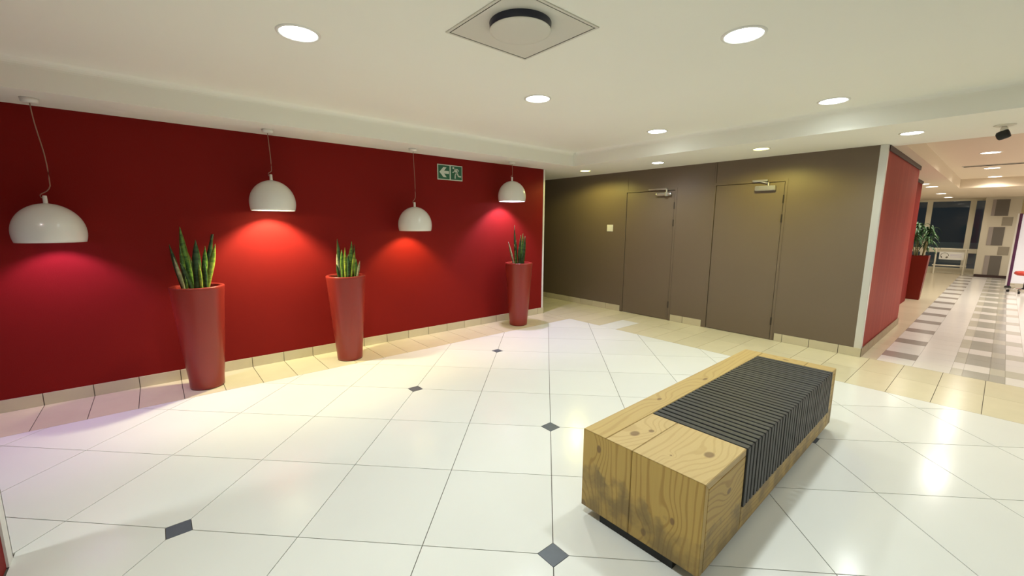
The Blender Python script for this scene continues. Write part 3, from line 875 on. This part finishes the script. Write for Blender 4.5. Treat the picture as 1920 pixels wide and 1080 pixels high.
# ------------------------------------------------------------------ far end of the corridor
WX_ = 19.5
win = struct('window_1'); win.location = (WX_, 0, 0)
def wpart(name, m, *b, par=win):
    bm = BM(); box(bm, *b); return obj(name, bm, m, par)
for y0, y1 in ((1.66, 1.79), (.70, .83), (2.9, 3.0), (.44, .52)): wpart('mullion', M['frame'], -.05, .05, y0, y1, .18, ZS - .06)
wpart('head', M['frame'], -.05, .05, .44, 3.9, ZS - .06, ZS)
for y0, y1 in ((.83, 1.66), (1.79, 2.9), (.52, .70)): wpart('sill_rail', M['frame'], -.06, .05, y0, y1, .66, .80)
wpart('kerb', M['frame'], -.05, .05, .44, 3.9, 0, .18)
for y0, y1 in ((.83, 1.66), (1.79, 2.9), (.52, .70)):
    wpart('pane', M['glass'], -.005, .005, y0, y1, .80, ZS - .06); wpart('pane', M['glass'], -.005, .005, y0, y1, .18, .66)
bm = BM(); box(bm, WX_, WX_ + .1, YB, .44, 0, ZS); struct('wall_far', bm, M['yellow'])

# patterned column
t = struct('column'); t.location = (18.7, 0, 0)
wpart('shaft', M['column'], 0, .5, -.20, .50, .08, ZS, par=t)
wpart('skirting', M['brown'], -.012, .5, -.21, .49, 0, .08, par=t)
for y0, y1, z0, z1, m in ((.29, .36, 1.80, 2.27, 'col_mauve'), (.03, .29, 1.80, 2.27, 'col_dark'), (-.08, .12, 1.52, 1.77, 'col_taupe'),
                          (.26, .35, .95, 1.48, 'col_mauve'), (.04, .26, .95, 1.48, 'col_dark'), (-.11, .10, .68, .92, 'col_taupe'),
                          (.23, .33, .08, .65, 'col_mauve'), (.0, .23, .08, .65, 'col_dark')):
    wpart('panel', M[m], -.01, 0, y0, y1, z0 + .002, z1, par=t)

# railing with a white notice board
t = thing('steel_railing', 'low steel railing frame in front of the dark far window', 'railing', (19.0, .70, 0))
for y in (.03, .68):
    bm = BM(); tube(bm, [(0, y, 0), (0, y, .80)], .022, 10); obj('post', bm, M['frame'], t)
for z in (.79, .27):
    bm = BM(); tube(bm, [(0, -.02, z), (0, .73, z)], .020, 10); obj('rail', bm, M['frame'], t)
t = thing('notice_board', 'white notice board with a round dark emblem hung on the railing', 'sign', (18.97, .76, .46))
bm = BM(); box(bm, -.008, 0, 0, .54, 0, .24); obj('board', bm, M['plastic'], t)
bm = BM()
cxy = (.42, .12)
for r0, r1, a0, a1 in ((.082, .094, -.5, PI + .1),):
    n = 16
    pl = [(cxy[0] + r1 * math.cos(a0 + (a1 - a0) * i / n), cxy[1] + r1 * math.sin(a0 + (a1 - a0) * i / n)) for i in range(n + 1)]
    pl += [(cxy[0] + r0 * math.cos(a1 - (a1 - a0) * i / n), cxy[1] + r0 * math.sin(a1 - (a1 - a0) * i / n)) for i in range(n + 1)]
    prism(bm, pl, -.0095, -.008, 'x')
prism(bm, [(cxy[0] - .092, .075), (cxy[0] - .045, .035), (cxy[0] - .020, .06), (cxy[0] - .055, .105)], -.0095, -.008, 'x')
prism(bm, [(cxy[0] + .05, .04), (cxy[0] + .072, .045), (cxy[0] + .08, .10), (cxy[0] + .062, .10)], -.0095, -.008, 'x')
obj('emblem', bm, M['col_dark'], t)
bm = BM()
for z in (.16, .12, .08): box(bm, -.0092, -.008, .05, .30, z, z + .012)
obj('text_lines', bm, mat('lavender_print', (.58, .55, .68), .5), t)

# square red planter with a bushy plant at the end of the recess wall
t = thing('potted_palm', 'bushy green plant in a square tapered red planter down the corridor', 'potted plant', (11.86, 1.10, 0))
bm = BM()
def sq(r, z): return [bm.verts.new((sx * r, sy * r, z)) for sx, sy in ((-1, -1), (1, -1), (1, 1), (-1, 1))]
rs = [sq(.10, 0), sq(.155, .89), sq(.157, .90), sq(.140, .90), sq(.135, .85)]
bm.faces.new(rs[0][::-1])
for a_, b_ in zip(rs, rs[1:]):
    for k in range(4): bm.faces.new((a_[k], a_[(k + 1) % 4], b_[(k + 1) % 4], b_[k]))
bm.faces.new(rs[-1])
obj('pot', bm, M['pot_dark'], t)
bm = BM(); box(bm, -.134, .134, -.134, .134, .851, .875); obj('soil', bm, M['soil'], t)
rg = random.Random(5)
for i in range(9):
    bx, by = rg.uniform(-.07, .07), rg.uniform(-.07, .07)
    hx, hy, hz = bx * 1.8, by * 1.8, rg.uniform(1.06, 1.42)
    bm = BM(); tube(bm, bez((bx, by, .86), (bx, by, 1.0), (hx, hy, hz - .1), (hx, hy, hz), 5), .009, 6); obj('cane', bm, M['cane'], t, smooth=True)
    for j in range(16):
        an = rg.uniform(0, 2 * PI); ln = rg.uniform(.12, .24); up = rg.uniform(.02, .24)
        w_ = rg.uniform(.026, .044)
        bm = BM(); lay = bm.verts.layers.float.new('edge'); rows = []
        n = 6
        for k in range(n + 1):
            u = k / n
            d = ln * u; z = hz - .10 * rg.random() * 0 + up * math.sin(u * 2.0) - .18 * u * u
            wd = max(.002, w_ * math.sin(PI * min(1, .12 + .88 * u)) ** .8 if u < 1 else .002)
            px, py = hx + math.cos(an) * d, hy + math.sin(an) * d
            sx, sy = -math.sin(an) * wd / 2, math.cos(an) * wd / 2
            row = []
            for (e, dz, val) in ((-1, .006, 1), (0, 0, 0), (1, .006, 1), (0, -.002, 0)):
                v = bm.verts.new((px + sx * e, py + sy * e, z + dz)); v[lay] = val; row.append(v)
            rows.append(row)
        for r0, r1 in zip(rows, rows[1:]):
            for k in range(4): bm.faces.new((r0[k], r0[(k + 1) % 4], r1[(k + 1) % 4], r1[k]))
        bm.faces.new(rows[0]); bm.faces.new(rows[-1][::-1])
        obj('leaf', bm, M['palm'], t, smooth=True)

# white booth panel with purple edge and a coral stool
t = thing('booth_panel', 'white lit booth panel with purple edge post at the right', 'panel', (16.0, -1.30, 0))
wpart('purple_post', M['purple'], -.03, .03, 1.09, 1.14, .05, 1.81, par=t)
wpart('edge_strip', M['trim'], -.032, .032, 1.141, 1.17, .05, 1.81, par=t)
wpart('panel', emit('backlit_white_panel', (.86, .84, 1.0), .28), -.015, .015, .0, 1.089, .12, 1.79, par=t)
for y in (1.12, .1):
    bm = BM(); lathe(bm, [(0, 0), (.06, 0), (.06, .02), (.03, .05), (0, .05)], 14, c=(0, y, 0)); obj('foot', bm, M['black'], t)
t = thing('swivel_stool', 'coral red swivel stool with chrome star base before the white panel', 'stool', (14.9, -.42, 0))
bm = BM(); lathe(bm, [(0, .40), (.15, .40), (.19, .42), (.20, .45), (.18, .49), (.10, .50), (0, .50)], 24); obj('seat', bm, M['seat'], t, smooth=True)
bm = BM(); lathe(bm, [(0, .09), (.03, .09), (.03, .24), (.022, .25), (.022, .40), (0, .40)], 14); obj('column', bm, M['black'], t)
for k in range(5):
    a_ = 2 * PI * k / 5 + .3; c_, s_ = math.cos(a_), math.sin(a_)
    bm = BM(); tube(bm, [(c_ * .02, s_ * .02, .11), (c_ * .14, s_ * .14, .085), (c_ * .24, s_ * .24, .065)], .016, 8); lg = obj('leg', bm, M['chrome'], t, smooth=True)
    bm = BM(); lathe(bm, [(0, -.012), (.028, -.012), (.028, .012), (0, .012)], 14)
    bmesh.ops.transform(bm, matrix=Matrix.Translation((c_ * .24, s_ * .24, .0285)) @ Matrix.Rotation(a_, 4, 'Z') @ Matrix.Rotation(PI / 2, 4, 'X'), verts=bm.verts)
    obj('castor', bm, M['black'], lg)

# night outside the windows
bm = BM(); box(bm, 21.0, 42, -10, 16, -.1, -.02); struct('ground_outside', bm, M['asphalt'])
bm = BM(); box(bm, 34, 36, -8, 14, -.02, 6); struct('wall_outside', bm, M['night'])
t = tag(obj('low_wall', box(BM(), -.1, .1, -3, 5, 0, .85), M['concrete'], loc=(25.5, 1.0, -.02)), 'low grey wall outside, seen dimly through the dark window', 'wall')
